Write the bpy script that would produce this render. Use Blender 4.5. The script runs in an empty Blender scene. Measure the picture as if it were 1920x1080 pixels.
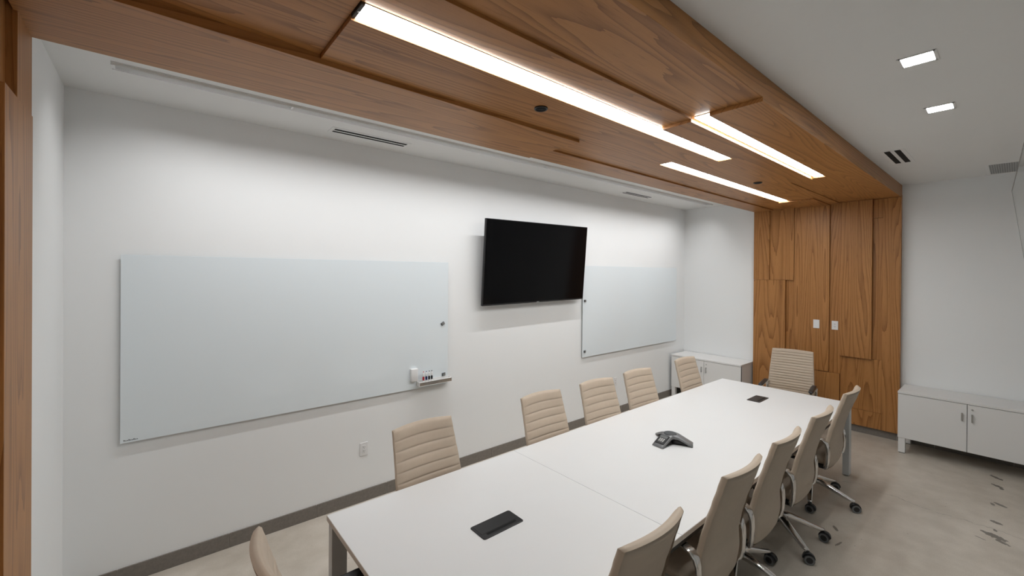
import bpy, bmesh, math, random
from mathutils import Vector, Matrix

random.seed(7)
sc = bpy.context.scene
col = sc.collection
PI = math.pi

# ------------------------------------------------------------------ camera
cam_d = bpy.data.cameras.new('camera')
cam = bpy.data.objects.new('camera', cam_d)
col.objects.link(cam)
cam_d.sensor_width = 36.0
cam_d.lens = 794.33 * 36.0 / 1920.0
cam_d.shift_y = -(540 - 514.09) / 1920.0
cam_d.clip_start = 0.02
R_ = Vector((0.76581491, -0.64302379, 0.00692364))
U_ = Vector((-0.00338986, 0.00672982, 0.99997161))
F_ = Vector((0.64305213, 0.76581663, -0.00297404))
m = Matrix((R_, U_, -F_)).transposed().to_4x4()
m.translation = (0, 0, 2.05)
cam.matrix_world = m
sc.camera = cam

# ------------------------------------------------------------------ world, exposure
w = bpy.data.worlds.new('world')
sc.world = w
w.use_nodes = True
w.node_tree.nodes['Background'].inputs[0].default_value = (0.75, 0.86, 1.0, 1)
w.node_tree.nodes['Background'].inputs[1].default_value = 0.25
vs = sc.view_settings
vs.view_transform = 'Standard'
vs.look = 'None'
vs.exposure = 0.1
vs.gamma = 1.0
vs.use_curve_mapping = False

LIN1 = 21.5      # linear lights in the wood canopy
DOWN = 60.0      # square downlights
WASH = 28.5      # wall washer in the alcove (W)

# ------------------------------------------------------------------ room numbers
D = 3.746        # whiteboard wall
XL = -0.435      # left wall
XR = 7.095       # end wall
YF = -2.2        # wall behind the camera
ZC = 3.172       # ceiling

# ------------------------------------------------------------------ materials
MATS = {}
def principled(name):
    mt = bpy.data.materials.new(name)
    mt.use_nodes = True
    nt = mt.node_tree
    b = nt.nodes['Principled BSDF']
    MATS[name] = mt
    return mt, nt, b

def plain(name, rgb, rough=0.5, metal=0.0, spec=0.5, noise=0.0, nscale=20.0, bump=0.0, bscale=200.0, coat=0.0):
    mt, nt, b = principled(name)
    b.inputs['Roughness'].default_value = rough
    b.inputs['Metallic'].default_value = metal
    b.inputs['Specular IOR Level'].default_value = spec
    b.inputs['Coat Weight'].default_value = coat
    b.inputs['Coat Roughness'].default_value = 0.03
    tc = nt.nodes.new('ShaderNodeTexCoord')
    n = nt.nodes.new('ShaderNodeTexNoise')
    n.inputs['Scale'].default_value = nscale
    n.inputs['Detail'].default_value = 4
    nt.links.new(tc.outputs['Object'], n.inputs['Vector'])
    r = nt.nodes.new('ShaderNodeMix'); r.data_type = 'RGBA'
    k = noise
    r.inputs[6].default_value = (rgb[0]*(1-k), rgb[1]*(1-k), rgb[2]*(1-k), 1)
    r.inputs[7].default_value = (min(1, rgb[0]*(1+k)), min(1, rgb[1]*(1+k)), min(1, rgb[2]*(1+k)), 1)
    nt.links.new(n.outputs['Fac'], r.inputs[0])
    nt.links.new(r.outputs[2], b.inputs['Base Color'])
    if bump > 0:
        n2 = nt.nodes.new('ShaderNodeTexNoise')
        n2.inputs['Scale'].default_value = bscale
        n2.inputs['Detail'].default_value = 3
        nt.links.new(tc.outputs['Object'], n2.inputs['Vector'])
        bp = nt.nodes.new('ShaderNodeBump')
        bp.inputs['Strength'].default_value = bump
        bp.inputs['Distance'].default_value = 0.002
        nt.links.new(n2.outputs['Fac'], bp.inputs['Height'])
        nt.links.new(bp.outputs['Normal'], b.inputs['Normal'])
    return mt

def emissive(name, rgb, s):
    mt, nt, b = principled(name)
    b.inputs['Base Color'].default_value = (0.9, 0.9, 0.9, 1)
    b.inputs['Emission Color'].default_value = (*rgb, 1)
    b.inputs['Emission Strength'].default_value = s
    return mt

def wood(name, axis):
    """oak veneer, grain along the given axis, world positions + a per-panel offset"""
    mt, nt, b = principled(name)
    L = nt.links.new
    def N(t, **kw):
        n = nt.nodes.new(t)
        for k, v in kw.items(): setattr(n, k, v)
        return n
    def M(op, a, c=None, v=None):
        n = N('ShaderNodeMath', operation=op)
        if hasattr(a, 'links'): L(a, n.inputs[0])
        else: n.inputs[0].default_value = a
        if c is not None:
            if hasattr(c, 'links'): L(c, n.inputs[1])
            else: n.inputs[1].default_value = c
        return n.outputs[0]
    geo = N('ShaderNodeNewGeometry')
    at = N('ShaderNodeAttribute'); at.attribute_type = 'OBJECT'; at.attribute_name = 'grain'
    sep = N('ShaderNodeSeparateXYZ'); L(geo.outputs['Position'], sep.inputs[0])
    x, y, z = sep.outputs
    if axis == 'x': along, a1, a2 = x, y, z
    else: along, a1, a2 = z, y, x
    across = M('ADD', a1, a2)
    off = M('MULTIPLY', at.outputs['Fac'], 3.71)
    across = M('ADD', across, off)
    along = M('ADD', along, M('MULTIPLY', at.outputs['Fac'], 7.3))
    def vec(sa, sc_):
        c = N('ShaderNodeCombineXYZ')
        L(M('MULTIPLY', along, sa), c.inputs[0]); L(M('MULTIPLY', across, sc_), c.inputs[1])
        L(off, c.inputs[2])
        return c.outputs[0]
    def noise(v, s, d=3, rough=0.5):
        n = N('ShaderNodeTexNoise'); L(v, n.inputs['Vector'])
        n.inputs['Scale'].default_value = s; n.inputs['Detail'].default_value = d; n.inputs['Roughness'].default_value = rough
        return n.outputs['Fac']
    # cathedral figure: growth rings cut by a plane
    low = noise(vec(0.30, 4.6), 1.0, 1.0, 0.3)
    mid = noise(vec(0.9, 22.0), 1.0, 2.0, 0.5)
    ringv = M('ADD', M('MULTIPLY', low, 19.0), M('MULTIPLY', mid, 1.0))
    fr = M('FRACT', ringv)
    rg = M('POWER', fr, 3.0)
    fine = noise(vec(7.0, 260.0), 1.0, 3.0, 0.6)
    pore = noise(vec(9.0, 150.0), 1.0, 2.0, 0.5)
    pr = N('ShaderNodeMapRange'); L(pore, pr.inputs[0]); pr.inputs[1].default_value = 0.60; pr.inputs[2].default_value = 0.75
    tone = noise(vec(0.35, 2.2), 1.0, 2.0, 0.5)
    cr = N('ShaderNodeValToRGB')
    cr.color_ramp.elements[0].position = 0.25; cr.color_ramp.elements[0].color = (0.370, 0.160, 0.046, 1)
    cr.color_ramp.elements[1].position = 0.75; cr.color_ramp.elements[1].color = (0.480, 0.230, 0.076, 1)
    L(M('ADD', M('MULTIPLY', tone, 0.6), M('MULTIPLY', fine, 0.4)), cr.inputs[0])
    mx = N('ShaderNodeMix', data_type='RGBA'); mx.blend_type = 'MULTIPLY'
    L(M('MULTIPLY', rg, 0.74), mx.inputs[0]); L(cr.outputs[0], mx.inputs[6]); mx.inputs[7].default_value = (0.42, 0.34, 0.26, 1)
    mx2 = N('ShaderNodeMix', data_type='RGBA'); mx2.blend_type = 'MULTIPLY'
    L(M('MULTIPLY', pr.outputs[0], 0.45), mx2.inputs[0]); L(mx.outputs[2], mx2.inputs[6]); mx2.inputs[7].default_value = (0.45, 0.36, 0.3, 1)
    L(mx2.outputs[2], b.inputs['Base Color'])
    b.inputs['Roughness'].default_value = 0.42
    b.inputs['Specular IOR Level'].default_value = 0.35
    bp = N('ShaderNodeBump'); bp.inputs['Strength'].default_value = 0.12; bp.inputs['Distance'].default_value = 0.001
    L(fine, bp.inputs['Height']); L(bp.outputs[0], b.inputs['Normal'])
    return mt

def concrete():
    mt, nt, b = principled('polished_concrete')
    L = nt.links.new
    def N(t, **kw):
        n = nt.nodes.new(t)
        for k, v in kw.items(): setattr(n, k, v)
        return n
    def M(op, *a):
        n = N('ShaderNodeMath', operation=op)
        for i, q in enumerate(a):
            if hasattr(q, 'links'): L(q, n.inputs[i])
            else: n.inputs[i].default_value = q
        return n.outputs[0]
    geo = N('ShaderNodeNewGeometry')
    P = geo.outputs['Position']
    sep = N('ShaderNodeSeparateXYZ'); L(P, sep.inputs[0])
    def noise(s, d=4, r=0.55):
        n = N('ShaderNodeTexNoise'); L(P, n.inputs['Vector'])
        n.inputs['Scale'].default_value = s; n.inputs['Detail'].default_value = d; n.inputs['Roughness'].default_value = r
        return n.outputs['Fac']
    n1, n2, n3 = noise(1.1, 5), noise(6.0, 5), noise(140.0, 2)
    cr = N('ShaderNodeValToRGB')
    e = cr.color_ramp.elements
    e[0].position = 0.38; e[0].color = (0.45, 0.40, 0.335, 1)
    e[1].position = 0.61; e[1].color = (0.62, 0.565, 0.495, 1)
    L(M('ADD', M('MULTIPLY', n1, 0.50), M('ADD', M('MULTIPLY', n2, 0.32), M('MULTIPLY', n3, 0.18))), cr.inputs[0])
    # dark aggregate specks
    vo = N('ShaderNodeTexVoronoi'); L(P, vo.inputs['Vector']); vo.inputs['Scale'].default_value = 11.0
    sp = N('ShaderNodeMapRange'); L(vo.outputs['Distance'], sp.inputs[0]); sp.inputs[1].default_value = 0.055; sp.inputs[2].default_value = 0.035
    spk = M('MULTIPLY', sp.outputs[0], M('GREATER_THAN', noise(2.3, 1), 0.5))
    # old glue stains: ellipses with ragged outlines
    rag = noise(38.0, 4, 0.7)
    total = None
    for (sx, sy, rx, ry, rot) in [(6.56, .125, .060, .022, .7), (6.53, .088, .030, .016, .3), (6.30, .105, .050, .022, .9), (6.25, .078, .032, .016, .2),
                                  (5.80, .080, .052, .020, .9), (5.77, .125, .030, .014, .2), (5.36, .095, .045, .022, 1.0), (5.19, .098, .022, .012, .4),
                                  (5.07, .100, .085, .036, 1.1), (5.0, .06, .05, .02, 1.0), (4.95, .17, .03, .006, 1.2), (4.22, .93, .040, .014, .5), (3.99, .86, .050, .008, -.2)]:
        dx = M('SUBTRACT', sep.outputs[0], sx); dy = M('SUBTRACT', sep.outputs[1], sy)
        c, s = math.cos(rot), math.sin(rot)
        u = M('DIVIDE', M('ADD', M('MULTIPLY', dx, c), M('MULTIPLY', dy, s)), rx)
        v = M('DIVIDE', M('SUBTRACT', M('MULTIPLY', dy, c), M('MULTIPLY', dx, s)), ry)
        d2 = M('ADD', M('MULTIPLY', u, u), M('MULTIPLY', v, v))
        q = M('ADD', d2, M('MULTIPLY', M('SUBTRACT', rag, 0.5), 3.2))
        mask = M('MULTIPLY', M('LESS_THAN', q, 0.9), M('LESS_THAN', d2, 1.6))
        total = mask if total is None else M('MAXIMUM', total, mask)
    # hairline crack
    w1 = noise(1.7, 5, 0.6)
    ck = M('ABSOLUTE', M('SUBTRACT', M('ADD', M('SUBTRACT', M('MULTIPLY', sep.outputs[0], 1.0), 5.18), M('MULTIPLY', sep.outputs[1], -0.05)), M('MULTIPLY', M('SUBTRACT', w1, 0.5), 0.5)))
    crack = M('MULTIPLY', M('LESS_THAN', ck, 0.0045), M('GREATER_THAN', n2, 0.42))
    mask = M('MINIMUM', M('ADD', M('ADD', M('MULTIPLY', total, 0.80), M('MULTIPLY', crack, 0.35)), M('MULTIPLY', spk, 0.6)), 1.0)
    mx = N('ShaderNodeMix', data_type='RGBA'); L(mask, mx.inputs[0]); L(cr.outputs[0], mx.inputs[6]); mx.inputs[7].default_value = (0.10, 0.088, 0.075, 1)
    L(mx.outputs[2], b.inputs['Base Color'])
    rr = N('ShaderNodeMapRange'); L(n2, rr.inputs[0]); rr.inputs[3].default_value = 0.30; rr.inputs[4].default_value = 0.36
    L(rr.outputs[0], b.inputs['Roughness'])
    b.inputs['Specular IOR Level'].default_value = 0.4
    return mt

def glass_mat(name, tint):
    mt, nt, b = principled(name)
    b.inputs['Base Color'].default_value = (*tint, 1)
    b.inputs['Roughness'].default_value = 0.0
    b.inputs['Transmission Weight'].default_value = 1.0
    b.inputs['IOR'].default_value = 1.1
    return mt

M = {}
M['wall'] = plain('white_wall_paint', (0.865, 0.878, 0.88), 0.75, noise=0.012, nscale=3, bump=0.05, bscale=350, spec=0.25)
M['ceil'] = plain('white_ceiling_paint', (0.80, 0.80, 0.785), 0.9, noise=0.01, nscale=3, bump=0.05, bscale=300, spec=0.15)
M['floor'] = concrete()
M['wx'] = wood('oak_grain_lengthwise', 'x')
M['wz'] = wood('oak_grain_upright', 'z')
M['tile'] = plain('taupe_tile', (0.195, 0.175, 0.155), 0.55, noise=0.25, nscale=60)
M['grout'] = plain('light_grout', (0.50, 0.47, 0.43), 0.8, noise=0.05)
M['lin'] = emissive('linear_diffuser', (0.965, 0.99, 0.99), LIN1)
M['down'] = emissive('downlight_diffuser', (0.965, 0.99, 0.99), DOWN)
M['dmetal'] = plain('dark_housing_metal', (0.05, 0.045, 0.04), 0.45, metal=0.6, noise=0.05)
M['wmetal'] = plain('white_trim_metal', (0.80, 0.80, 0.79), 0.45, noise=0.02)
M['black'] = plain('black_void', (0.008, 0.008, 0.008), 0.7, noise=0.05, spec=0.2)
M['blackp'] = plain('black_plastic', (0.016, 0.016, 0.017), 0.38, noise=0.08, bump=0.1)
M['screen'] = plain('tv_screen_glass', (0.003, 0.003, 0.0035), 0.10, noise=0.02, spec=0.16)
M['bezel'] = plain('dark_bezel', (0.02, 0.02, 0.022), 0.3, metal=0.3, noise=0.05)
M['board'] = plain('back_painted_glass', (0.80, 0.865, 0.90), 0.04, noise=0.006, nscale=2, spec=0.5)
M['boardedge'] = plain('glass_board_edge', (0.36, 0.42, 0.42), 0.2, noise=0.05)
M['table'] = plain('white_laminate', (0.745, 0.745, 0.745), 0.42, noise=0.008, nscale=4, spec=0.4)
M['tedge'] = plain('warm_white_edge_band', (0.62, 0.56, 0.50), 0.5, noise=0.03)
M['leg'] = plain('silver_painted_leg', (0.60, 0.61, 0.61), 0.4, metal=0.15, noise=0.02)
M['cab'] = plain('off_white_cabinet_laminate', (0.78, 0.775, 0.765), 0.5, noise=0.012, nscale=6, spec=0.4)
M['nickel'] = plain('brushed_nickel', (0.50, 0.50, 0.49), 0.35, metal=0.9, noise=0.05, nscale=80)
M['chrome'] = plain('polished_aluminium', (0.72, 0.71, 0.70), 0.14, metal=1.0, noise=0.03)
M['leather'] = plain('beige_leather', (0.505, 0.412, 0.322), 0.5, noise=0.05, nscale=30, bump=0.18, bscale=420, spec=0.35)
M['leatherb'] = plain('taupe_leather_back', (0.470, 0.400, 0.325), 0.55, noise=0.05, nscale=30, bump=0.18, bscale=420, spec=0.3)
M['ringgrey'] = plain('grey_rubber_tread', (0.16, 0.165, 0.17), 0.6, noise=0.08)
M['plate'] = plain('white_plastic_plate', (0.80, 0.80, 0.80), 0.35, noise=0.01)
M['slotgrey'] = plain('outlet_slot', (0.05, 0.05, 0.05), 0.6, noise=0.05)
M['magnet'] = plain('dark_grey_magnet', (0.10, 0.11, 0.12), 0.35, metal=0.5, noise=0.1, nscale=200)
M['red'] = plain('red_cap', (0.42, 0.02, 0.03), 0.4, noise=0.05)
M['blue'] = plain('navy_cap', (0.012, 0.018, 0.11), 0.4, noise=0.05)
M['inkblack'] = plain('black_cap', (0.012, 0.012, 0.014), 0.4, noise=0.05)
M['phone'] = plain('graphite_phone_shell', (0.20, 0.205, 0.21), 0.38, metal=0.35, noise=0.06, nscale=90)
M['lcd'] = plain('grey_lcd', (0.13, 0.135, 0.135), 0.25, noise=0.05)
M['key'] = plain('light_grey_key', (0.55, 0.55, 0.54), 0.5, noise=0.04)
M['fabric'] = plain('speaker_fabric', (0.075, 0.078, 0.082), 0.85, noise=0.2, nscale=300)
M['grille'] = plain('perforated_grey', (0.40, 0.40, 0.395), 0.6, noise=0.02)
M['glass'] = glass_mat('clear_glass', (0.90, 0.94, 0.92))
M['gedge'] = plain('dark_glass_edge', (0.03, 0.04, 0.038), 0.25, noise=0.05)

# ------------------------------------------------------------------ mesh helpers
class MB:
    def __init__(s): s.v = []; s.f = []; s.mi = []; s.sm = []; s.cur = 0
    def mat(s, i): s.cur = i; return s
    def add(s, vs, fs, smooth=False):
        o = len(s.v); s.v += [tuple(q) for q in vs]
        for f in fs: s.f.append(tuple(o+i for i in f)); s.mi.append(s.cur); s.sm.append(smooth)
        return s
    def box(s, x0, x1, y0, y1, z0, z1, T=None):
        vs = [Vector((x, y, z)) for x in (x0, x1) for y in (y0, y1) for z in (z0, z1)]
        if T: vs = [T @ q for q in vs]
        return s.add(vs, [(0,1,3,2), (4,6,7,5), (0,4,5,1), (2,3,7,6), (0,2,6,4), (1,5,7,3)])
    def bbox(s, x0, x1, y0, y1, z0, z1, r=0.003, T=None, seg=1, smooth=False):
        """bevelled box"""
        bm = bmesh.new()
        bmesh.ops.create_cube(bm, size=1.0)
        for q in bm.verts:
            q.co = Vector((x0 if q.co.x < 0 else x1, y0 if q.co.y < 0 else y1, z0 if q.co.z < 0 else z1))
        bmesh.ops.bevel(bm, geom=list(bm.edges), offset=r, segments=seg, affect='EDGES', profile=0.5)
        bmesh.ops.recalc_face_normals(bm, faces=bm.faces)
        bm.verts.index_update()
        vs = [(T @ q.co if T else q.co.copy()) for q in bm.verts]
        s.add(vs, [tuple(q.index for q in f.verts) for f in bm.faces], smooth)
        bm.free(); return s
    def cyl(s, p0, p1, r0, r1=None, n=16, caps=True, smooth=True):
        r1 = r0 if r1 is None else r1
        p0, p1 = Vector(p0), Vector(p1)
        ax = (p1-p0).normalized()
        t = Vector((0,0,1)) if abs(ax.z) < 0.9 else Vector((1,0,0))
        a = ax.cross(t).normalized(); b = ax.cross(a)
        vs = []
        for p, r in ((p0, r0), (p1, r1)):
            for k in range(n):
                an = 2*PI*k/n; vs.append(p + (a*math.cos(an)+b*math.sin(an))*r)
        s.add(vs, [(k, (k+1) % n, n+(k+1) % n, n+k) for k in range(n)], smooth)
        if caps:
            s.add(vs, [tuple(range(n))[::-1], tuple(range(n, 2*n))], False)
        return s
    def lathe(s, prof, n=20, c=(0,0,0), smooth=True):
        vs = []
        for (r, z) in prof:
            for k in range(n):
                an = 2*PI*k/n; vs.append((c[0]+r*math.cos(an), c[1]+r*math.sin(an), c[2]+z))
        fs = []
        for i in range(len(prof)-1):
            for k in range(n):
                fs.append((i*n+k, i*n+(k+1) % n, (i+1)*n+(k+1) % n, (i+1)*n+k))
        s.add(vs, fs, smooth); return s
    def loft(s, rings, closed=True, caps=True, smooth=True):
        n = len(rings[0]); vs = [q for r in rings for q in r]
        fs = []
        for i in range(len(rings)-1):
            for k in range(n if closed else n-1):
                fs.append((i*n+k, i*n+(k+1) % n, (i+1)*n+(k+1) % n, (i+1)*n+k))
        o = len(s.v)
        s.add(vs, fs, smooth)
        if caps:
            s.f.append(tuple(o+k for k in range(n))[::-1]); s.mi.append(s.cur); s.sm.append(False)
            s.f.append(tuple(o+(len(rings)-1)*n+k for k in range(n))); s.mi.append(s.cur); s.sm.append(False)
        return s
    def strip(s, path, side, wid, thk, r=0.3):
        """sweep a flat rounded bar: path points, side direction, width and thickness per point"""
        rings = []
        P = [Vector(p) for p in path]; side = Vector(side).normalized()
        for i, p in enumerate(P):
            t = (P[min(i+1, len(P)-1)] - P[max(i-1, 0)]).normalized()
            nn = side.cross(t).normalized()
            W = wid[i] if isinstance(wid, (list, tuple)) else wid
            H = thk[i] if isinstance(thk, (list, tuple)) else thk
            ring = []
            for a in range(12):
                an = 2*PI*(a+0.5)/12
                cx, cy = math.cos(an), math.sin(an)
                e = 0.45
                cx = math.copysign(abs(cx)**e, cx); cy = math.copysign(abs(cy)**e, cy)
                ring.append(p + side*cx*W/2 + nn*cy*H/2)
            rings.append(ring)
        return s.loft(rings)
    def mesh(s, name, mats):
        me = bpy.data.meshes.new(name)
        me.from_pydata(s.v, [], s.f)
        for mt in (mats if isinstance(mats, (list, tuple)) else [mats]): me.materials.append(mt)
        me.polygons.foreach_set('material_index', s.mi)
        me.polygons.foreach_set('use_smooth', s.sm)
        bm = bmesh.new(); bm.from_mesh(me)
        bmesh.ops.recalc_face_normals(bm, faces=bm.faces)
        bm.to_mesh(me); bm.free()
        me.update()
        return me
    def build(s, name, mats, parent=None, loc=(0,0,0), rz=0.0):
        return link(name, s.mesh(name, mats), parent, loc, rz)

def link(name, me, parent=None, loc=(0,0,0), rz=0.0):
    o = bpy.data.objects.new(name, me)
    col.objects.link(o)
    o.parent = parent
    o.location = loc
    o.rotation_euler = (0, 0, rz)
    return o

def tag(o, label=None, cat=None, group=None, kind=None):
    if label: o['label'] = label
    if cat: o['category'] = cat
    if group: o['group'] = group
    if kind: o['kind'] = kind
    return o

def empty(name, loc, rz=0.0, **kw):
    o = link(name, None, None, loc, rz)
    o.empty_display_size = 0.1
    return tag(o, **kw)

def copy_tree(o, parent=None):
    c = o.copy(); col.objects.link(c); c.parent = parent
    for ch in list(o.children): copy_tree(ch, c)
    return c

# ================================================================== SETTING
T = 0.12
tag(MB().box(XL-T, XR+T, YF-T, D+T, -0.12, 0.0).build('floor', M['floor']), 'polished beige concrete floor with stains and hairline cracks', 'floor', kind='structure')
tag(MB().box(XL-T, XR+T, D, D+T, 0, ZC+0.2).build('wall_back', M['wall']), 'long white wall behind the glass boards and the television', 'wall', kind='structure')
tag(MB().box(XR, XR+T, YF-T, D, 0, ZC+0.2).build('wall_right', M['wall']), 'white end wall behind the low cabinets and wood cladding', 'wall', kind='structure')
tag(MB().box(XL-T, XL, YF-T, D, 0, ZC+0.2).build('wall_left', M['wall']), 'white side wall of the alcove at the left', 'wall', kind='structure')
tag(MB().box(XL, XR, YF-T, YF, 0, ZC+0.2).build('wall_front', M['wall']), 'white wall behind the viewer, out of sight', 'wall', kind='structure')

# ceiling with the slot for the wall washer (y 3.14-3.23) left open
SX0, SX1, SY0, SY1 = -0.18, 6.82, 3.14, 3.23
cm = MB()
cm.box(XL-T, XR+T, YF-T, SY0, ZC, ZC+0.1)
cm.box(XL-T, XR+T, SY1, D+T, ZC, ZC+0.1)
cm.box(XL-T, SX0, SY0, SY1, ZC, ZC+0.1)
cm.box(SX1, XR+T, SY0, SY1, ZC, ZC+0.1)
cm.box(XL-T, XR+T, SY0, SY1, ZC+0.1, ZC+0.14)
tag(cm.build('ceiling', M['ceil']), 'white plaster ceiling over the room and the alcove', 'ceiling', kind='structure')

# tiled baseboards
def baseboard(name, lab, p0, p1, joints, nrm):
    root = empty(name, (0, 0, 0), label=lab, cat='baseboard', kind='structure')
    p0, p1, nrm = Vector(p0), Vector(p1), Vector(nrm)
    Lg = (p1-p0).length; d = (p1-p0).normalized()
    Tm = Matrix((d, -nrm, Vector((0,0,1)))).transposed().to_4x4()
    Tm.translation = p0
    MB().box(0, Lg, -0.007, 0, 0, 0.104, Tm).build('grout', M['grout'], root)
    cuts = [0]+[j for j in joints if 0 < j < Lg]+[Lg]
    for a, b in zip(cuts, cuts[1:]):
        mb = MB().bbox(-(b-a)/2+0.0018, (b-a)/2-0.0018, -0.011, 0, -0.052, 0.053, 0.001)
        o = mb.build('tile', M['tile'], root)
        mm = Tm.copy(); mm.translation = p0 + d*((a+b)/2) + Vector((0,0,0.052))
        o.matrix_local = mm
    return root
baseboard('baseboard_back', 'taupe tile baseboard along the long white wall', (XL, D, 0), (XR, D, 0), [0.421+0.609*k-XL for k in range(-2, 14)], (0, -1, 0))
baseboard('baseboard_right', 'taupe tile plinth at the foot of the oak cladding', (7.058, 2.572, 0), (7.058, .918, 0), [2.572-.945-.609*k for k in range(3)][::-1], (-1, 0, 0))
baseboard('baseboard_alcove', 'taupe tile baseboard behind the alcove cabinet', (XR, D-.012, 0), (XR, 2.58, 0), [.609], (-1, 0, 0))
baseboard('baseboard_end', 'taupe tile baseboard behind the right-hand cabinet', (XR, .912, 0), (XR, YF, 0), [.3+.609*k for k in range(5)], (-1, 0, 0))
baseboard('baseboard_left', 'taupe tile baseboard along the left alcove wall', (XL, D-0.012, 0), (XL, 2.58, 0), [0.609], (1, 0, 0))

# ------------------------------------------------------------------ wood canopy (trim_1)
cano = empty('trim_1', (0, 0, 0), label='oak ceiling canopy of stepped panels over the table', cat='wood canopy', kind='structure')
def panel(x0, x1, y0, y1, z0, z1, parent, mat, grain, bev=0.0012, name='panel'):
    c = ((x0+x1)/2, (y0+y1)/2, (z0+z1)/2)
    o = MB().bbox(x0-c[0], x1-c[0], y0-c[1], y1-c[1], z0-c[2], z1-c[2], bev).build(name, mat, parent, c)
    o['grain'] = grain
    return o
CY0, CY1 = 0.92, 2.568
WX0, WX1 = -0.40, 7.03
o = MB().box(XL+0.002, XR-0.002, CY0+0.02, CY1-0.001, 3.062, ZC).build('substrate', M['wx'], cano); o['grain'] = 0.3
panel(XL+0.002, XR-0.002, CY0, CY0+0.02, 3.046, ZC, cano, M['wx'], 0.55, name='fascia')
zP2 = 3.012
for (x0, x1, y0, y1, z, g) in [
    (WX0, 2.600, CY0+.0005, 1.33, 3.0455, 0.11),      # P4
    (WX0, 2.587, 1.33, 1.53, 3.030, 0.83),      # P3
    (WX0, 0.563, 1.53, 2.03, 3.031, 1.37),      # P1
    (0.565, 3.395, 1.64, 2.03, zP2, 0.47),      # P2a
    (3.395, 6.300, 1.64, 1.915, zP2, 0.47),
    (2.332, WX1, 2.03, 2.32, zP2, 0.47),
    (2.587, 3.668, 1.33, 1.53, zP2, 0.64),      # P5
    (3.668, 5.080, 1.33, 1.64, zP2, 0.64),
    (5.080, WX1, 1.53, 1.64, zP2, 0.64),
    (2.600, 5.055, CY0+.0005, 1.22, 3.022, 1.91),    # P6
    (5.055, WX1, CY0+.0005, 1.53, 3.022, 1.91),
    (6.300, WX1, 1.64, 2.03, 2.998, 2.23),      # P7
    (WX0, 2.330, 2.03, CY1, 2.990, 2.71),       # S1
    (2.330, WX1, 2.32, CY1, 2.998, 3.13)]:      # S2
    panel(x0, x1, y0, y1, z, 3.062, cano, M['wx'], g, 0.0008)

# ------------------------------------------------------------------ wood cladding of the end wall (trim_2)
clad = empty('trim_2', (0, 0, 0), label='oak cladding of staggered upright panels on the end wall', cat='wood cladding', kind='structure')
o = MB().box(7.03, XR, 0.918, 2.575, 0.098, 3.05).build('substrate', M['wz'], clad); o['grain'] = 4.1
for i, (y0, y1, z0, z1, off) in enumerate([
    (2.362, 2.578, 1.974, 3.02, .036), (2.050, 2.362, 1.974, 3.02, .024), (2.152, 2.578, .096, 1.974, .034), (2.050, 2.152, .096, 1.974, .006),
    (1.634, 2.050, .738, 3.02, .018), (1.75, 2.050, .096, .738, .012), (1.514, 1.75, .096, .730, .022), (1.514, 1.634, .730, 3.02, .0),
    (1.184, 1.514, .978, 3.02, .028), (1.086, 1.514, .304, .978, .004), (1.086, 1.514, .096, .304, .009), (.914, 1.086, .096, 3.02, .013),
    (1.086, 1.184, 2.78, 3.02, .006), (1.086, 1.184, .978, 2.78, .0)]):
    panel(7.026-off*1.5, 7.05, y0+.0012, y1-.0012, z0+.001, z1-.001, clad, M['wz'], 5.0+i*0.613, 0.001)

# ------------------------------------------------------------------ wood cladding of the left wall (trim_3)
cladl = empty('trim_3', (0, 0, 0), label='oak cladding of stepped panels on the left wall', cat='wood cladding', kind='structure')
o = MB().box(XL, -0.425, 0.925, 2.572, 0.098, 3.05).build('substrate', M['wz'], cladl); o['grain'] = 9.3
for i, (y0, y1, z0, z1, xf) in enumerate([(2.15, 2.560, .096, 2.668, -.384), (2.34, 2.574, 2.668, 3.02, -.389), (.92, 2.34, 2.668, 3.02, -.418), (.92, 2.15, .096, 2.668, -.410)]):
    panel(-0.43, xf, y0, y1, z0, z1, cladl, M['wz'], 12.0+i*0.77, 0.001)

# ================================================================== LIGHT FIXTURES
def linear_light(x0, x1, y0, y1, z, label, endplate=False):
    c = Vector(((x0+x1)/2, (y0+y1)/2, z))
    r = empty('linear_ceiling_light', c, label=label, cat='light', group='linear lights in the wood canopy')
    hx, hy = (x1-x0)/2, (y1-y0)/2
    MB().box(-hx+.002, hx-.002, -hy+.001, hy-.001, 0.0, 0.006).build('diffuser', M['lin'], r)
    MB().box(-hx+.001, hx-.001, -hy+.0005, hy-.0005, 0.006, 3.0615-z).build('housing', M['dmetal'], r)
    if endplate:
        MB().bbox(-hx-.014, -hx, -hy, hy, -0.001, 3.0615-z, .001).build('end_plate', M['dmetal'], r)
        MB().cyl((-hx-.006, 0.0, -0.0012), (-hx-.006, 0.0, -0.0025), .004, n=10).build('screw', M['plate'], r)
    return r
linear_light(0.580, 3.667, 1.531, 1.639, 3.021, 'longest linear ceiling light, nearest, over the middle of the table', True)
linear_light(2.601, 5.054, 1.221, 1.315, 3.035, 'linear ceiling light nearest the outer edge of the oak canopy')
linear_light(3.396, 6.299, 1.916, 2.029, 3.020, 'linear ceiling light nearest the whiteboard wall, ending at the cladding')

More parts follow.
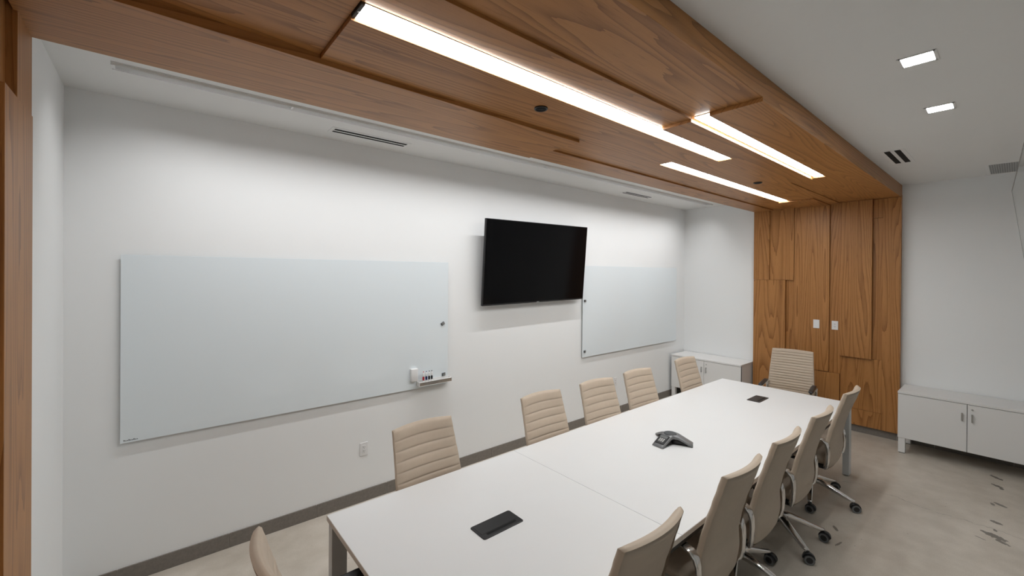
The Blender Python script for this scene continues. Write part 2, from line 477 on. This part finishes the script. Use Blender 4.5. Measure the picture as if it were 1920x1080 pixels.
def downlight(x, y, label):
    r = empty('square_downlight', (x, y, ZC), label=label, cat='light', group='square downlights in the white ceiling')
    h = 0.068
    f = MB()
    for (a, b, c, d) in ((-h-.006, h+.006, -h-.006, -h+.007), (-h-.006, h+.006, h-.007, h+.006), (-h-.006, -h+.007, -h, h), (h-.007, h+.006, -h, h)):
        f.box(a, b, c, d, -0.004, 0.0)
    f.build('trim_ring', M['wmetal'], r)
    MB().box(-h+.009, h-.009, -h+.009, h-.009, -0.003, -0.0005).build('diffuser', M['down'], r)
    return r
downlight(3.017, 0.336, 'square ceiling downlight nearer the viewer, higher of the two')
downlight(4.004, 0.336, 'square ceiling downlight farther from the viewer, lower of the two')
downlight(2.030, 0.336, 'assumed square ceiling downlight, unseen, just above the frame')  # unseen, assumed to continue the row; added for its light
downlight(1.040, 0.336, 'assumed square ceiling downlight, unseen, overhead out of frame')  # likewise assumed and added for light

# wall washer in the alcove ceiling
ws = empty('wall_washer_light', ((SX0+SX1)/2, (SY0+SY1)/2, ZC), label='long white recessed slot light in the alcove ceiling', cat='light')
hx = (SX1-SX0)/2; hy = (SY1-SY0)/2
fr = MB()
fr.box(-hx-.012, hx+.012, -hy-.012, -hy+.002, -0.004, 0); fr.box(-hx-.012, hx+.012, hy-.002, hy+.012, -0.004, 0)
fr.box(-hx-.012, -hx+.002, -hy, hy, -0.004, 0); fr.box(hx-.002, hx+.012, -hy, hy, -0.004, 0)
fr.build('frame', M['wmetal'], ws)
MB().box(-hx-.012, hx+.012, -hy-.002, -hy, -.016, -.004).build('baffle', M['wmetal'], ws)
MB().box(-hx-.012, hx+.012, hy+.002, hy+.006, -.009, -.004).build('bright_lip', M['plate'], ws)
hs = MB()
hs.box(-hx, hx, hy-.002, hy, 0, .09); hs.box(-hx, hx, -hy, -hy+.002, 0, .09); hs.box(-hx, hx, -hy, hy, .088, .09)
hs.box(-hx, -hx+.002, -hy, hy, 0, .09); hs.box(hx-.002, hx, -hy, hy, 0, .09)
hs.build('housing', M['wmetal'], ws)
MB().box(-hx+.03, hx, -hy+.002, -hy+.034, .03, .04).build('reflector', M['wmetal'], ws)
for xj in (0.71, 3.16, 5.4):
    MB().box(-.006, .006, -hy+.03, hy, -0.003, .03).build('joiner', M['wmetal'], ws, (xj-(SX0+SX1)/2, 0, 0))
la = bpy.data.lights.new('wall_washer_lamp', 'AREA')
la.shape = 'RECTANGLE'; la.size = 6.94; la.size_y = 0.012
la.energy = WASH; la.color = (0.985, 0.99, 1.0); la.spread = math.radians(118)
lo = link('lamp', la, ws, (0, -0.036, -0.003))
lo.rotation_euler = (math.radians(17), 0, 0)

# ================================================================== ALCOVE AND CEILING VENTS
def slot_vent(name, x0, x1, y0, y1, label, along='x', group=None):
    r = empty(name, ((x0+x1)/2, (y0+y1)/2, ZC), label=label, cat='vent', group=group)
    hx, hy = (x1-x0)/2, (y1-y0)/2
    MB().box(-hx-.028, hx+.028, -hy-.028, hy+.028, -.003, 0).build('frame', M['wmetal'], r)
    ww = hy*0.36
    for s in (-1, 1):
        MB().box(-hx, hx, s*hy*0.62-ww, s*hy*0.62+ww, -.0045, -.003).build('slot', M['black'], r)
    MB().box(-hx, hx, -.010, .010, -.0048, -.003).build('bar', M['wmetal'], r)
    return r
slot_vent('slot_vent', 1.07, 1.68, 3.435, 3.520, 'two-slot air vent in the alcove ceiling above the left glass board', group='slot vents in the alcove ceiling')
slot_vent('slot_vent', 4.93, 5.545, 3.435, 3.515, 'two-slot air vent in the alcove ceiling near the far corner', group='slot vents in the alcove ceiling')
slot_vent('slot_vent', 5.06, 5.66, 0.672, 0.785, 'two-slot air vent in the main ceiling beside the oak canopy')

g = empty('return_air_grille', (6.72, -0.02, ZC), label='grey perforated return air grille in the ceiling by the end wall', cat='vent')
MB().box(-.315, .315, -.235, .235, -.002, 0).build('frame', M['wmetal'], g)
MB().box(-.29, .29, -.21, .21, -.003, -.002).build('backing', M['grille'], g)
pg = MB()
for i in range(36):
    for j in range(26):
        pg.box(-.282+i*.0161-.0024, -.282+i*.0161+.0024, -.203+j*.0162-.0024, -.203+j*.0162+.0024, -.0036, -.003)
tag(pg.build('perforations', M['slotgrey'], g), kind='stuff')

def ceiling_speaker(x, y, z, r0, label):
    r = empty('ceiling_speaker', (x, y, z), label=label, cat='speaker', group='round black speakers in the canopy')
    MB().lathe([(r0*0.80, 0.0), (r0, 0.0), (r0, -.006), (r0*.9, -.009), (r0*.80, -.007), (r0*.80, 0)], 28).build('ring', M['blackp'], r)
    MB().lathe([(0.0001, -.006), (r0*.80, -.005), (r0*.80, 0), (0.0001, 0)], 28).build('grille', M['black'], r)
    return r
ceiling_speaker(1.715, 1.79, zP2, 0.040, 'round black ceiling speaker beside the longest linear light')
ceiling_speaker(4.81, 1.745, zP2, 0.042, 'round dark ceiling speaker farther away, near the cladding')

# ================================================================== WALL THINGS
def glass_board(x0, x1, z0, z1, label):
    r = empty('glass_whiteboard', ((x0+x1)/2, D, z0), label=label, cat='whiteboard', group='glass boards on the white wall')
    hx = (x1-x0)/2; H = z1-z0
    MB().bbox(-hx, hx, -.024, -.018, 0, H, .0008).build('glass_panel', [M['board']], r)
    MB().box(-hx+.002, hx-.002, -.018, -.0165, .002, H-.002).build('edge_backing', M['boardedge'], r)
    for sx in (-1, 1):
        for zz in (.12, H-.12):
            MB().cyl((sx*(hx-.12), -.0165, zz), (sx*(hx-.12), 0, zz), .012, n=12).build('standoff', M['nickel'], r)
    return r
b1 = glass_board(-0.176, 2.278, 0.925, 2.152, 'pale frosted glass whiteboard with the marker tray, larger, left of the television')
mk = MB()
for k in range(9): mk.box(.0+k*.008, .005+k*.008, -.0248, -.0242, 0, .005+.004*((k*7) % 3 == 0))
mk.build('maker_mark', M['magnet'], b1, (-1.21, 0, .012))
glass_board(4.363, 6.783, 0.925, 2.152, 'pale glass whiteboard right of the television, partly behind it')

def magnet(x, z, rot, label, group):
    r = empty('board_magnet', (x, D-.0242, z), label=label, cat='magnet', group=group)
    Tm = Matrix.Rotation(rot, 4, 'Y')
    MB().bbox(-.019, .019, -.010, 0, -.015, .015, .002, Tm).build('body', M['magnet'], r)
    MB().box(-.011, -.004, -.0106, -.010, -.011, .011, Tm).box(.002, .014, -.0106, -.010, -.011, .011, Tm).build('face_print', M['nickel'], r)
magnet(2.215, 1.535, -.5, 'small tilted grey magnet on the left glass board, upper one', 'magnets on the left board')
magnet(2.228, 1.022, -.1, 'small grey magnet on the left glass board above the marker tray', 'magnets on the left board')
magnet(4.405, 1.682, 0, 'small square grey magnet on the right glass board, below the television corner', 'magnets on the right board')
magnet(4.405, 1.002, 0, 'small square grey magnet at the lower left corner of the right glass board', 'magnets on the right board')

# marker tray
tr = empty('marker_tray', (2.11, D-.024, .953), label='small chrome marker tray clipped to the left glass board', cat='tray')
MB().bbox(-.178, .178, -.062, -.001, 0, .004, .001).build('floor_plate', M['wmetal'], tr)
MB().bbox(-.178, .178, -.004, -.001, 0, .05, .001).build('back_plate', M['wmetal'], tr)
MB().bbox(-.178, .178, -.062, -.058, .004, .036, .001).build('front_lip', M['chrome'], tr)
MB().bbox(-.178, .178, -.062, -.052, .036, .042, .001).build('lip_rim', M['wmetal'], tr)
for s in (-1, 1):
    MB().bbox(s*.178-.003, s*.178+.003, -.062, -.001, 0, .042, .001).build('end_cap', M['wmetal'], tr)
for i, (dx, cm_, nm) in enumerate([(-.130, 'red', 'red'), (-.099, 'blue', 'blue'), (-.068, 'inkblack', 'black'), (-.040, 'inkblack', 'black')]):
    lab = ['red dry-erase marker standing in the marker tray', 'navy blue dry-erase marker standing in the tray, second from the left',
           'black dry-erase marker in the tray, third from the left', 'black dry-erase marker in the tray, rightmost of the four'][i]
    r = empty('dry_erase_marker', (2.11+dx, D-.024-.045, .9572), label=lab, cat='marker', group='markers in the tray')
    MB().lathe([(.0001, 0), (.008, 0), (.0085, .01), (.0085, .05)], 14).build('barrel', M['plate'], r)
    MB().lathe([(.0085, .05), (.0098, .052), (.0098, .078), (.006, .084), (.0085, .086)], 14).build('cap', M[cm_], r)
    MB().lathe([(.0082, .086), (.0086, .088), (.0084, .125), (.006, .127)], 14).build('upper_barrel', M['plate'], r)
    MB().lathe([(.006, .127), (.0058, .133), (.0001, .134)], 12).build('tip_plug', M[cm_], r)
er = empty('board_eraser', (1.895, D-.024, 1.003), label='white magnetic eraser stuck on the left glass board beside the markers', cat='eraser')
MB().bbox(-.036, .036, -.034, -.012, 0, .125, .010, seg=3, smooth=True).build('grip', M['plate'], er)
MB().bbox(-.034, .034, -.012, 0, .003, .122, .002).build('felt_pad', M['wmetal'], er)

def outlet(name, loc, nrm, label, duplex=True, group=None):
    r = empty(name, loc, label=label, cat='outlet' if duplex else 'wall plate', group=group)
    r.rotation_euler = (0, 0, math.atan2(-nrm[0], nrm[1]) + PI)     # local -Y faces the room
    MB().bbox(-.036, .036, -.006, 0, -.059, .059, .003, seg=2).build('plate', M['plate'], r)
    if duplex:
        MB().bbox(-.017, .017, -.0085, -.006, -.034, .034, .001).build('receptacle', M['plate'], r)
        for zc in (-.017, .017):
            sl = MB()
            sl.box(-.008, -.005, -.009, -.0084, zc-.002, zc+.008).box(.005, .008, -.009, -.0084, zc-.002, zc+.006)
            sl.cyl((0, -.0084, zc-.008), (0, -.009, zc-.008), .0028, n=8)
            sl.build('slot', M['slotgrey'], r)
    else:
        for zc in (-.042, .042):
            MB().cyl((0, -.006, zc), (0, -.0068, zc), .003, n=8).build('screw', M['wmetal'], r)
    return r
outlet('power_outlet', (1.427, D, .467), (0, -1), 'white duplex outlet low on the wall under the left glass board', group='outlets on the white wall')
outlet('power_outlet', (5.120, D, .48), (0, -1), 'white duplex outlet low on the wall beyond the third wall-side chair', group='outlets on the white wall')
outlet('blank_wall_plate', (7.026-.027, 1.777, 1.374), (-1, 0), 'blank white wall plate on the oak cladding', duplex=False)
outlet('power_outlet', (7.026, 1.573, 1.372), (-1, 0), 'white duplex outlet on the oak cladding beside the blank plate')

# television
tvr = empty('television', (3.462, D, 2.17), label='large black flat television tilted on the white wall', cat='television')
W2, H2 = 0.812, 0.467
Tt = Matrix.Translation((0, -.125, .0)) @ Matrix.Rotation(math.radians(0.8), 4, 'Y').inverted() @ Matrix.Rotation(math.radians(5.0), 4, 'X')
MB().bbox(-W2, W2, -.012, .022, -H2, H2, .004, Tt).build('body', M['bezel'], tvr)
MB().box(-W2+.008, W2-.008, -.0128, -.0118, -H2+.018, H2-.008, Tt).build('screen', M['screen'], tvr)
MB().bbox(-.6, .6, .022, .05, -.40, .12, .012, Tt).build('rear_housing', M['blackp'], tvr)
MB().bbox(-.02, .02, -.0145, -.012, -H2+.002, -H2+.010, .001, Tt).build('badge', M['nickel'], tvr)
MB().bbox(-.25, .25, -.03, 0, -.2, .2, .004).box(-.2, -.15, -.10, -.03, -.15, .15).box(.15, .2, -.10, -.03, -.15, .15).build('wall_mount', M['dmetal'], tvr)

# ================================================================== GLASS DOOR LEAF AT THE RIGHT EDGE
gl = empty('door_1', (3.1, 0.0, 0), label='frameless clear glass door leaf seen edge-on at the right', cat='glass door', kind='structure')
Kp = Vector((3.0973, 0.0124, 2.456))           # top far corner
Bp = Vector((3.05, -0.285, 0.012))             # bottom far corner (leaf leans)
Tn = Vector((1.95, -0.018, 2.456))
ed = Tn - Kp
def pane(a, b, e, th, u0, u1, v0, v1):
    n = (b-a).cross(e).normalized()*th/2
    q = [a+(b-a)*v+e*u for (u, v) in ((u0, v0), (u1, v0), (u1, v1), (u0, v1))]
    return [p+n for p in q]+[p-n for p in q], [(0,1,2,3), (7,6,5,4), (0,4,5,1), (1,5,6,2), (2,6,7,3), (3,7,4,0)]
vsg, fsg = pane(Kp, Bp, ed, 0.010, 0.008, 1.0, 0.003, 1.0)
MB().add(vsg, fsg).build('pane', M['glass'], gl, (-3.1, 0, 0))
for (u0, u1, v0, v1) in ((0.0, 0.008, 0.0, 1.0), (0.0, 1.0, 0.0, 0.003)):
    vsg, fsg = pane(Kp, Bp, ed, 0.0105, u0, u1, v0, v1)
    MB().add(vsg, fsg).build('polished_edge', M['gedge'], gl, (-3.1, 0, 0))

# ================================================================== TABLE
TX0, TX1, TY0, TY1, ZT = 0.711, 5.497, 1.076, 2.390, 0.733
tb = empty('conference_table', ((TX0+TX1)/2, (TY0+TY1)/2, 0), label='long white conference table with silver legs', cat='table')
cx, cy = (TX0+TX1)/2, (TY0+TY1)/2
XS = 2.036
for (a, b) in ((TX0, XS-.001), (XS+.001, TX1)):
    tp = MB().bbox(a-cx, b-cx, TY0-cy+.0012, TY1-cy-.0012, ZT-.028, ZT, .001).build('tabletop', M['table'], tb)
    eb = MB()
    eb.box(a-cx, b-cx, TY0-cy-.0002, TY0-cy+.0011, ZT-.028, ZT-.0012).box(a-cx, b-cx, TY1-cy-.0011, TY1-cy+.0002, ZT-.028, ZT-.0012)
    if a == TX0: eb.box(a-cx-.0012, a-cx, TY0-cy, TY1-cy, ZT-.028, ZT-.0012)
    else: eb.box(b-cx, b-cx+.0012, TY0-cy, TY1-cy, ZT-.028, ZT-.0012)
    eb.build('edge_band', M['tedge'], tp)
for lx in (TX0+.008, 2.5, TX1-.088):
    for ly in (TY0+.008, TY1-.008-.055):
        lg = MB().bbox(0, .08, 0, .055, .006, ZT-.028, .002).build('leg', M['leg'], tb, (lx-cx, ly-cy, 0))
        MB().bbox(.012, .068, .01, .045, 0, .006, .001).build('foot', M['blackp'], lg)
for ly in (TY0+.02, TY1-.06):
    MB().bbox(TX0+.09-cx, TX1-.09-cx, ly-cy, ly+.04-cy, ZT-.075, ZT-.029, .002).build('rail', M['dmetal'], tb)
for lx in (TX0+.03, 2.53, TX1-.06):
    MB().bbox(lx-cx, lx+.03-cx, TY0+.065-cy, TY1-.065-cy, ZT-.075, ZT-.029, .002).build('cross_rail', M['dmetal'], tb)
MB().bbox(1.0-cx, 5.2-cx, -.12, .12, ZT-.11, ZT-.08, .004).build('cable_trough', M['dmetal'], tb)

def rounded_rect(hx, hy, r, n=5):
    pts = []
    for (sx, sy, a0) in ((1, 1, 0), (-1, 1, PI/2), (-1, -1, PI), (1, -1, 1.5*PI)):
        for k in range(n+1):
            a = a0 + PI/2*k/n
            pts.append((sx*(hx-r)+r*math.cos(a), sy*(hy-r)+r*math.sin(a)))
    return pts
def power_box(x, y, label):
    r = empty('table_power_box', (x, y, ZT), label=label, cat='power box', group='power boxes in the table')
    hx, hy = .130, .064
    P = rounded_rect(hx, hy, .012); Q = rounded_rect(hx-.003, hy-.003, .010)
    MB().loft([[Vector((*p, .0002)) for p in P], [Vector((*p, .0035)) for p in P], [Vector((*q, .005)) for q in Q]]).build('frame', M['blackp'], r)
    MB().bbox(-hx+.012, hx-.012, -.026, hy-.01, .005, .0062, .0005).build('lid', M['blackp'], r)
    MB().box(-hx+.035, hx-.035, -.044, -.030, .0048, .0054).build('finger_slot', M['black'], r)
    return r
power_box(1.370, 1.737, 'black power box set into the near end of the table')
power_box(4.880, 1.752, 'dark power box set into the far end of the table')

# conference phone: three arms, keypad on the one facing the viewer
ph = empty('conference_phone', (3.085, 1.735, ZT), rz=math.radians(176), label='grey and black three-armed conference phone on the table', cat='phone')
def arm_shell(ang):
    Rm = Matrix.Rotation(ang, 4, 'Z')
    rings = []
    for (x, hw, zt, th) in ((0.0, .050, .071, .030), (.035, .050, .070, .026), (.060, .048, .064, .020), (.10, .046, .045, .018), (.145, .047, .022, .016), (.165, .046, .012, .010)):
        ring = []
        for (yy, zz) in ((-1, -1), (-1, -.2), (-.92, 1), (-.4, 1.08), (.4, 1.08), (.92, 1), (1, -.2), (1, -1)):
            z = zt - th*(1-zz)/2
            ring.append(Rm @ Vector((x, yy*hw, max(.0015, z))))
        rings.append(ring)
    return rings
for i, a in enumerate((0.0, 2*PI/3, -2*PI/3)):
    ob = MB().loft(arm_shell(a)).build('arm', M['phone'], ph)
    ub = MB().loft([[Matrix.Rotation(a, 4, 'Z') @ Vector((x, yy*hw, zz)) for (yy, zz) in ((-1, 0.001), (-1, zt), (1, zt), (1, 0.001))] for (x, hw, zt) in ((.01, .034, .05), (.06, .034, .046), (.10, .032, .028), (.128, .03, .012))])
    ub.build('foot', M['blackp'], ob)
MB().lathe([(.0001, .0755), (.038, .0750), (.045, .0735), (.048, .070), (.048, .055), (.0001, .055)], 28).build('speaker_dome', M['fabric'], ph)
# keypad panel lies on the sloping face of the first arm
sl = math.atan2(.064-.022, .145-.060)
Tk = Matrix.Translation((.1035, 0, .0468)) @ Matrix.Rotation(sl, 4, 'Y')
kp = MB().bbox(-.047, .047, -.040, .040, -.002, .0012, .001, Tk).build('keypad_panel', M['blackp'], ph)
MB().box(-.040, -.015, -.030, .030, .0012, .0018, Tk).build('display', M['lcd'], kp)
for i in range(3):
    for j in range(4):
        MB().bbox(-.004+j*.0115-.004, -.004+j*.0115+.004, (i-1)*.016-.006, (i-1)*.016+.006, .0012, .0026, .0006, Tk).build('key', M['key'] if j < 3 else M['lcd'], kp)

# ================================================================== CABINETS
def cabinet(y0, y1, label):
    """front faces -X at x=6.60, back against the end wall"""
    xf, xb, z0, z1 = 6.600, XR-.015, .178, .712
    r = empty('low_cabinet', ((xf+xb)/2, (y0+y1)/2, 0), label=label, cat='cabinet', group='white low cabinets on the end wall')
    c = Vector(((xf+xb)/2, (y0+y1)/2, 0))
    def B(a, b, cc, d, e, f, rr=.0015): return MB().bbox(a-c.x, b-c.x, cc-c.y, d-c.y, e, f, rr)
    B(xf+.050, xb, y0+.002, y1-.002, z0, z1-.026).build('body', M['cab'], r)
    B(xf-.004, xb+.002, y0-.002, y1+.002, z1-.024, z1).build('top', M['cab'], r)
    MB().box(xf+.022-c.x, xf+.049-c.x, y0+.004-c.y, y1-.004-c.y, z0+.002, z1-.027).build('seam_shade_sheet', M['slotgrey'], r)  # dark sheet behind the doors, stands in for shade in the seams
    ym = (y0+y1)/2
    for s, (a, b) in ((1, (ym+.0022, y1)), (-1, (y0, ym-.0022))):
        d = B(xf, xf+.018, a, b, z0, z1-.029).build('door', M['cab'], r)
        hy = ym + s*.037
        h = B(xf-.026, xf-.016, hy-.006, hy+.006, .505, .592, .002)
        h.bbox(xf-.018-c.x, xf-c.x, hy-.005-c.y, hy+.005-c.y, .512, .520, .001).bbox(xf-.018-c.x, xf-c.x, hy-.005-c.y, hy+.005-c.y, .577, .585, .001)
        h.build('handle', M['nickel'], d)
        if s < 0:
            MB().cyl((xf-.004-c.x, hy-c.y, .635), (xf-c.x, hy-c.y, .635), .009, n=14).build('lock', M['nickel'], d)
    for lx in (xf+.006, xb-.066):
        for ly in (y0+.003, y1-.063):
            l = B(lx, lx+.06, ly, ly+.06, .008, z0, .002).build('leg', M['cab'], r)
            B(lx+.006, lx+.054, ly+.006, ly+.054, 0, .008, .001).build('glide', M['blackp'], l)
    return r
cabinet(-0.222, 0.876, 'low off-white two-door cabinet right of the oak cladding')
cabinet(2.603, 3.701, 'low white two-door cabinet in the alcove corner left of the oak cladding')

# ================================================================== CHAIRS
def interp(tab, z):
    for (z0, a), (z1, b) in zip(tab, tab[1:]):
        if z <= z1: 
            t = (z-z0)/(z1-z0); t = max(0, min(1, t)); t = t*t*(3-2*t)*0.35 + t*0.65
            return a+(b-a)*t
    return tab[-1][1]
PROF = [(.345, -.140), (.40, -.162), (.50, -.176), (.60, -.170), (.70, -.190), (.80, -.216), (.90, -.246), (.98, -.270), (1.05, -.290)]
HW = [(.345, .150), (.36, .190), (.39, .219), (.45, .229), (.62, .229), (.75, .222), (.90, .214), (1.05, .208)]
def back_y(x, z, hw):
    return interp(PROF, z) - (.015 + .022*max(0, min(1, (z-.78)/.27)))*(1-(x/max(hw, .01))**2)

def make_backrest(pitch, wscale=1.0, arch=.012):
    """front pad with sewn horizontal channels and a smooth rear shell, one closed skin each"""
    z0, z1 = .35, 1.05
    nc = 18
    pad = MB(); rings_f = []
    zs = []
    z = z1
    n_rib = int((z1-.46)/pitch)
    # rows: from the top down, seven per channel
    rib_rows = [(0.0, 0.0), (.06, .55), (.18, .85), (.35, .98), (.5, 1), (.65, .98), (.82, .85), (.94, .55)]
    rows = []
    for k in range(n_rib):
        for (t, h) in rib_rows: rows.append((z1 - .004 - (k+t)*pitch, h))
    zl = z1 - .004 - n_rib*pitch
    for t in range(1, 9): rows.append((zl + (z0-zl)*t/8, 0.6))
    def ring(z, h):
        hw = interp(HW, z)*wscale
        pts = []
        for i in range(nc+1):
            u = -1+2*i/nc
            x = u*hw
            edge = max(0.0, 1-abs(u)**10)
            zz = z + arch*(1-u*u)*max(0, (z-.96)/.09)
            yy = back_y(x, z, hw) + (.003 + .009*h)*edge
            pts.append(Vector((x, yy, zz)))
        return pts
    top = ring(z1-.001, .0)
    rings_f = [ring(z, h) for (z, h) in rows]
    pad.loft(rings_f, closed=False, caps=False)
    # rear shell
    shell = MB(); rs = []
    nz = 30
    for k in range(nz+1):
        z = z0 + (z1-z0)*k/nz
        hw = interp(HW, z)*wscale
        pts = []
        for i in range(nc+1):
            u = -1+2*i/nc
            rim = (1-abs(u)**6)
            tt = min(1.0, (z1+.0-z)/.03); tt = math.sqrt(max(0, 1-(1-tt)**2))
            tb_ = min(1.0, (z-z0)/.03); tb_ = math.sqrt(max(0, 1-(1-tb_)**2))
            th = .004 + .030*rim**0.6*tt*tb_
            zz = z + arch*(1-u*u)*max(0, (z-.96)/.09)
            pts.append(Vector((u*hw, back_y(u*hw, z, hw) - th, zz)))
        rs.append(pts)
    shell.loft(rs, closed=False, caps=False)
    # rim joining shell and pad: roll round the outline
    out_f = [r[0] for r in rings_f[::-1]] + rings_f[0][1:] + [r[-1] for r in rings_f[1:]] + rings_f[-1][-2:0:-1]
    rim = MB()
    def shell_pt(p):
        # nearest point of the shell outline
        z = min(max(p.z, z0), z1); hw = interp(HW, z)*wscale
        return Vector((p.x*1.0, back_y(p.x, z, hw) - .004 - (.0), p.z))
    A = []; Bm = []; C = []
    cen = Vector((0, 0, .72))
    for p in out_f:
        q = shell_pt(p)
        dirv = Vector((p.x, 0, p.z-.72)); dirv.normalize()
        A.append(p); Bm.append((p+q)/2 + dirv*.009 + Vector((0, -.008, 0))); C.append(q + Vector((0, -.016, 0)) + dirv*.004)
    Dd = [Vector((c.x*.97, c.y-.010, .72+(c.z-.72)*.985)) for c in C]
    n = len(A)
    rim.loft([A, [(a*.5+b*.5) + (b-a).normalized()*.001 for a, b in zip(A, Bm)], Bm, C, Dd], closed=True, caps=False)
    return pad, shell, rim

def make_chair(pitch=.0595, wscale=1.03, arch=.007):
    r = empty('conference_chair', (0, 0, 0))
    pad, shell, rim = make_backrest(pitch, wscale, arch)
    bk = pad.build('backrest', M['leather'], r)
    shell.build('back_shell', M['leatherb'], bk)
    rim.build('edge_welt', M['leather'], bk)
    # seat: padded cushion with channels across
    st = MB(); rings = []
    ny = 40
    for k in range(ny+1):
        t = k/ny; y = -.185 + .475*t
        hw = .228 - .02*(2*t-1)**4 - .012*t
        dip = .010*math.sin(PI*t) - .03*max(0, t-.85)**1*4*(t-.85)/.15*.4
        rib = abs(math.sin(PI*t*8.5))**0.5*.008
        ztop = .470 - .012*math.sin(PI*t) + rib - (.022 if t > .95 else 0)*((t-.95)/.05 if t > .95 else 0)
        zbot = .395 + .02*max(0, t-.5)
        ring = []
        for i in range(9):
            u = -1+2*i/8
            ring.append(Vector((u*hw, y, ztop + .008*u*u - (.012 if abs(u) == 1 else 0))))
        for i in range(9):
            u = 1-2*i/8
            ring.append(Vector((u*hw*.96, y, zbot + .010*u*u)))
        rings.append(ring)
    st.loft(rings).build('seat', M['leather'], r)
    MB().bbox(-.11, .11, -.14, .13, .335, .392, .012, seg=2).bbox(-.235, .235, -.165, -.125, .372, .394, .004).build('tilt_mechanism', M['blackp'], r)
    MB().lathe([(.0001, .11), (.026, .11), (.026, .27), (.016, .272), (.016, .34), (.0001, .34)], 18).build('gas_lift', M['blackp'], r)
    # arms
    for s in (-1, 1):
        X = s*.262
        path = [(s*.215, -.150, .384), (s*.245, -.178, .388), (X, -.192, .402), (X, -.200, .45), (X, -.203, .52), (X, -.200, .57), (X, -.188, .608), (X, -.165, .632), (X, -.13, .643), (X, -.06, .644), (X, .10, .644), (X, .25, .640), (X, .275, .634)]
        wd = [.03, .036, .042, .042, .044, .046, .054, .057, .053, .044, .038, .034, .024]
        am = MB().strip(path, (1, 0, 0), wd, .019).build('armrest', M['chrome'], r)
        MB().strip([(X, -.115, .657), (X, -.09, .661), (X, .0, .662), (X, .15, .662), (X, .27, .660), (X, .295, .655)], (1, 0, 0), [.026, .046, .052, .052, .05, .036], [.012, .018, .02, .02, .02, .014]).build('arm_pad', M['blackp'], am)
    # five-star base
    MB().lathe([(.0001, .125), (.036, .125), (.046, .14), (.048, .175), (.040, .195), (.030, .205), (.0001, .206)], 24).build('hub', M['chrome'], r)
    lm = MB().strip([(.030, 0, .168), (.09, 0, .162), (.18, 0, .132), (.27, 0, .102), (.315, 0, .088), (.338, 0, .084)], (0, 1, 0), [.058, .054, .048, .041, .036, .030], [.050, .046, .036, .027, .022, .018]).mesh('leg', M['chrome'])
    cm_ = MB()
    cm_.cyl((0, 0, .078), (0, 0, .045), .008, n=10)
    # hood
    rings = []
    for k in range(9):
        a = PI*(-.02 + 1.0*k/8)
        rings.append([Vector((-.008+.040*math.cos(a), yy, .034+.040*math.sin(a))) for yy in (-.012, .012)] + [Vector((-.008+.032*math.cos(a), yy, .034+.032*math.sin(a))) for yy in (.012, -.012)])
    cm_.loft(rings)
    cm_.cyl((-.008, -.030, .034), (-.008, .030, .034), .007, n=8)
    cmesh = cm_.mesh('caster_hood', M['blackp'])
    wm = MB()
    for s in (-1, 1):
        wm.mat(0); wm.cyl((-.008, s*.012, .034), (-.008, s*.030, .034), .0335, n=20)
        wm.mat(1)
        vs = []
        for k in range(20):
            a = 2*PI*k/20
            for rr in (.0325, .021): vs.append((-.008+rr*math.cos(a), s*.0308, .034+rr*math.sin(a)))
        wm.add(vs, [(2*k, 2*k+1, (2*k+3) % 40, (2*k+2) % 40) for k in range(20)])
    wmesh = wm.mesh('caster_wheel', [M['blackp'], M['ringgrey']])
    for k in range(5):
        l = link('leg', lm, r, (0, 0, 0), 2*PI*k/5)
        for nm, me in (('caster_hood', cmesh), ('caster_wheel', wmesh)):
            link(nm, me, l, (.334, 0, 0), random.uniform(-.9, .9)+ (PI/2))
    return r

proto = make_chair()
def place(src, x, y, rz, base, label, group, first=False):
    o = src if first else copy_tree(src)
    o.location = (x, y, 0); o.rotation_euler = (0, 0, math.radians(rz))
    i = 0
    for ch in o.children:
        if ch.name.split('.')[0] == 'leg':
            ch.rotation_euler = (0, 0, math.radians(base - rz) + 2*PI*i/5); i += 1
            a = math.radians(110 + random.uniform(-28, 28)) - math.radians(rz) - ch.rotation_euler[2]
            for c in ch.children: c.rotation_euler = (0, 0, a)
    tag(o, label, 'chair', group)
    return o
GR = 'chairs along the near side of the table'
GL = 'chairs along the wall side of the table'
right = [(1.507, 1.22, 0, -90, 'beige leather conference chair nearest the viewer on the near side, cut by the frame'),
         (2.368, 1.22, -1, -60, 'beige conference chair on the near side of the table, second nearest the viewer'),
         (3.030, 1.22, 0, -90, 'beige conference chair on the near side, third and middle of five'),
         (3.757, 1.215, 0, -54, 'beige conference chair on the near side, fourth from the viewer'),
         (4.660, 1.225, 0, -93, 'beige conference chair on the near side, farthest, beside the far table leg')]
for i, (x, y, rz, bs, lab) in enumerate(right): place(proto, x, y, rz, bs, lab, GR, first=(i == 0))
left = [(1.365, 2.222, 181.5, 90, 'beige conference chair on the wall side nearest the viewer, under the left glass board'),
        (2.437, 2.222, 179, 60, 'beige conference chair on the wall side, second from the viewer, by the table seam'),
        (3.122, 2.205, 176.5, 80, 'beige conference chair on the wall side, middle one, left of the wall outlet'),
        (3.790, 2.210, 176.5, 50, 'beige conference chair on the wall side, fourth, under the right glass board'),
        (4.790, 2.215, 180, 90, 'beige conference chair on the wall side, farthest, in front of the alcove cabinet')]
for (x, y, rz, bs, lab) in left: place(proto, x, y, rz, bs, lab, GL)
place(proto, 0.61, 1.68, -90, 0, 'beige conference chair at the near head of the table, mostly out of frame', 'chairs at the table heads')
proto2 = make_chair(.033, 1.08, .004)
place(proto2, 6.175, 1.86, 99, 30, 'beige finely ribbed conference chair at the far head of the table', 'chairs at the table heads', first=True)
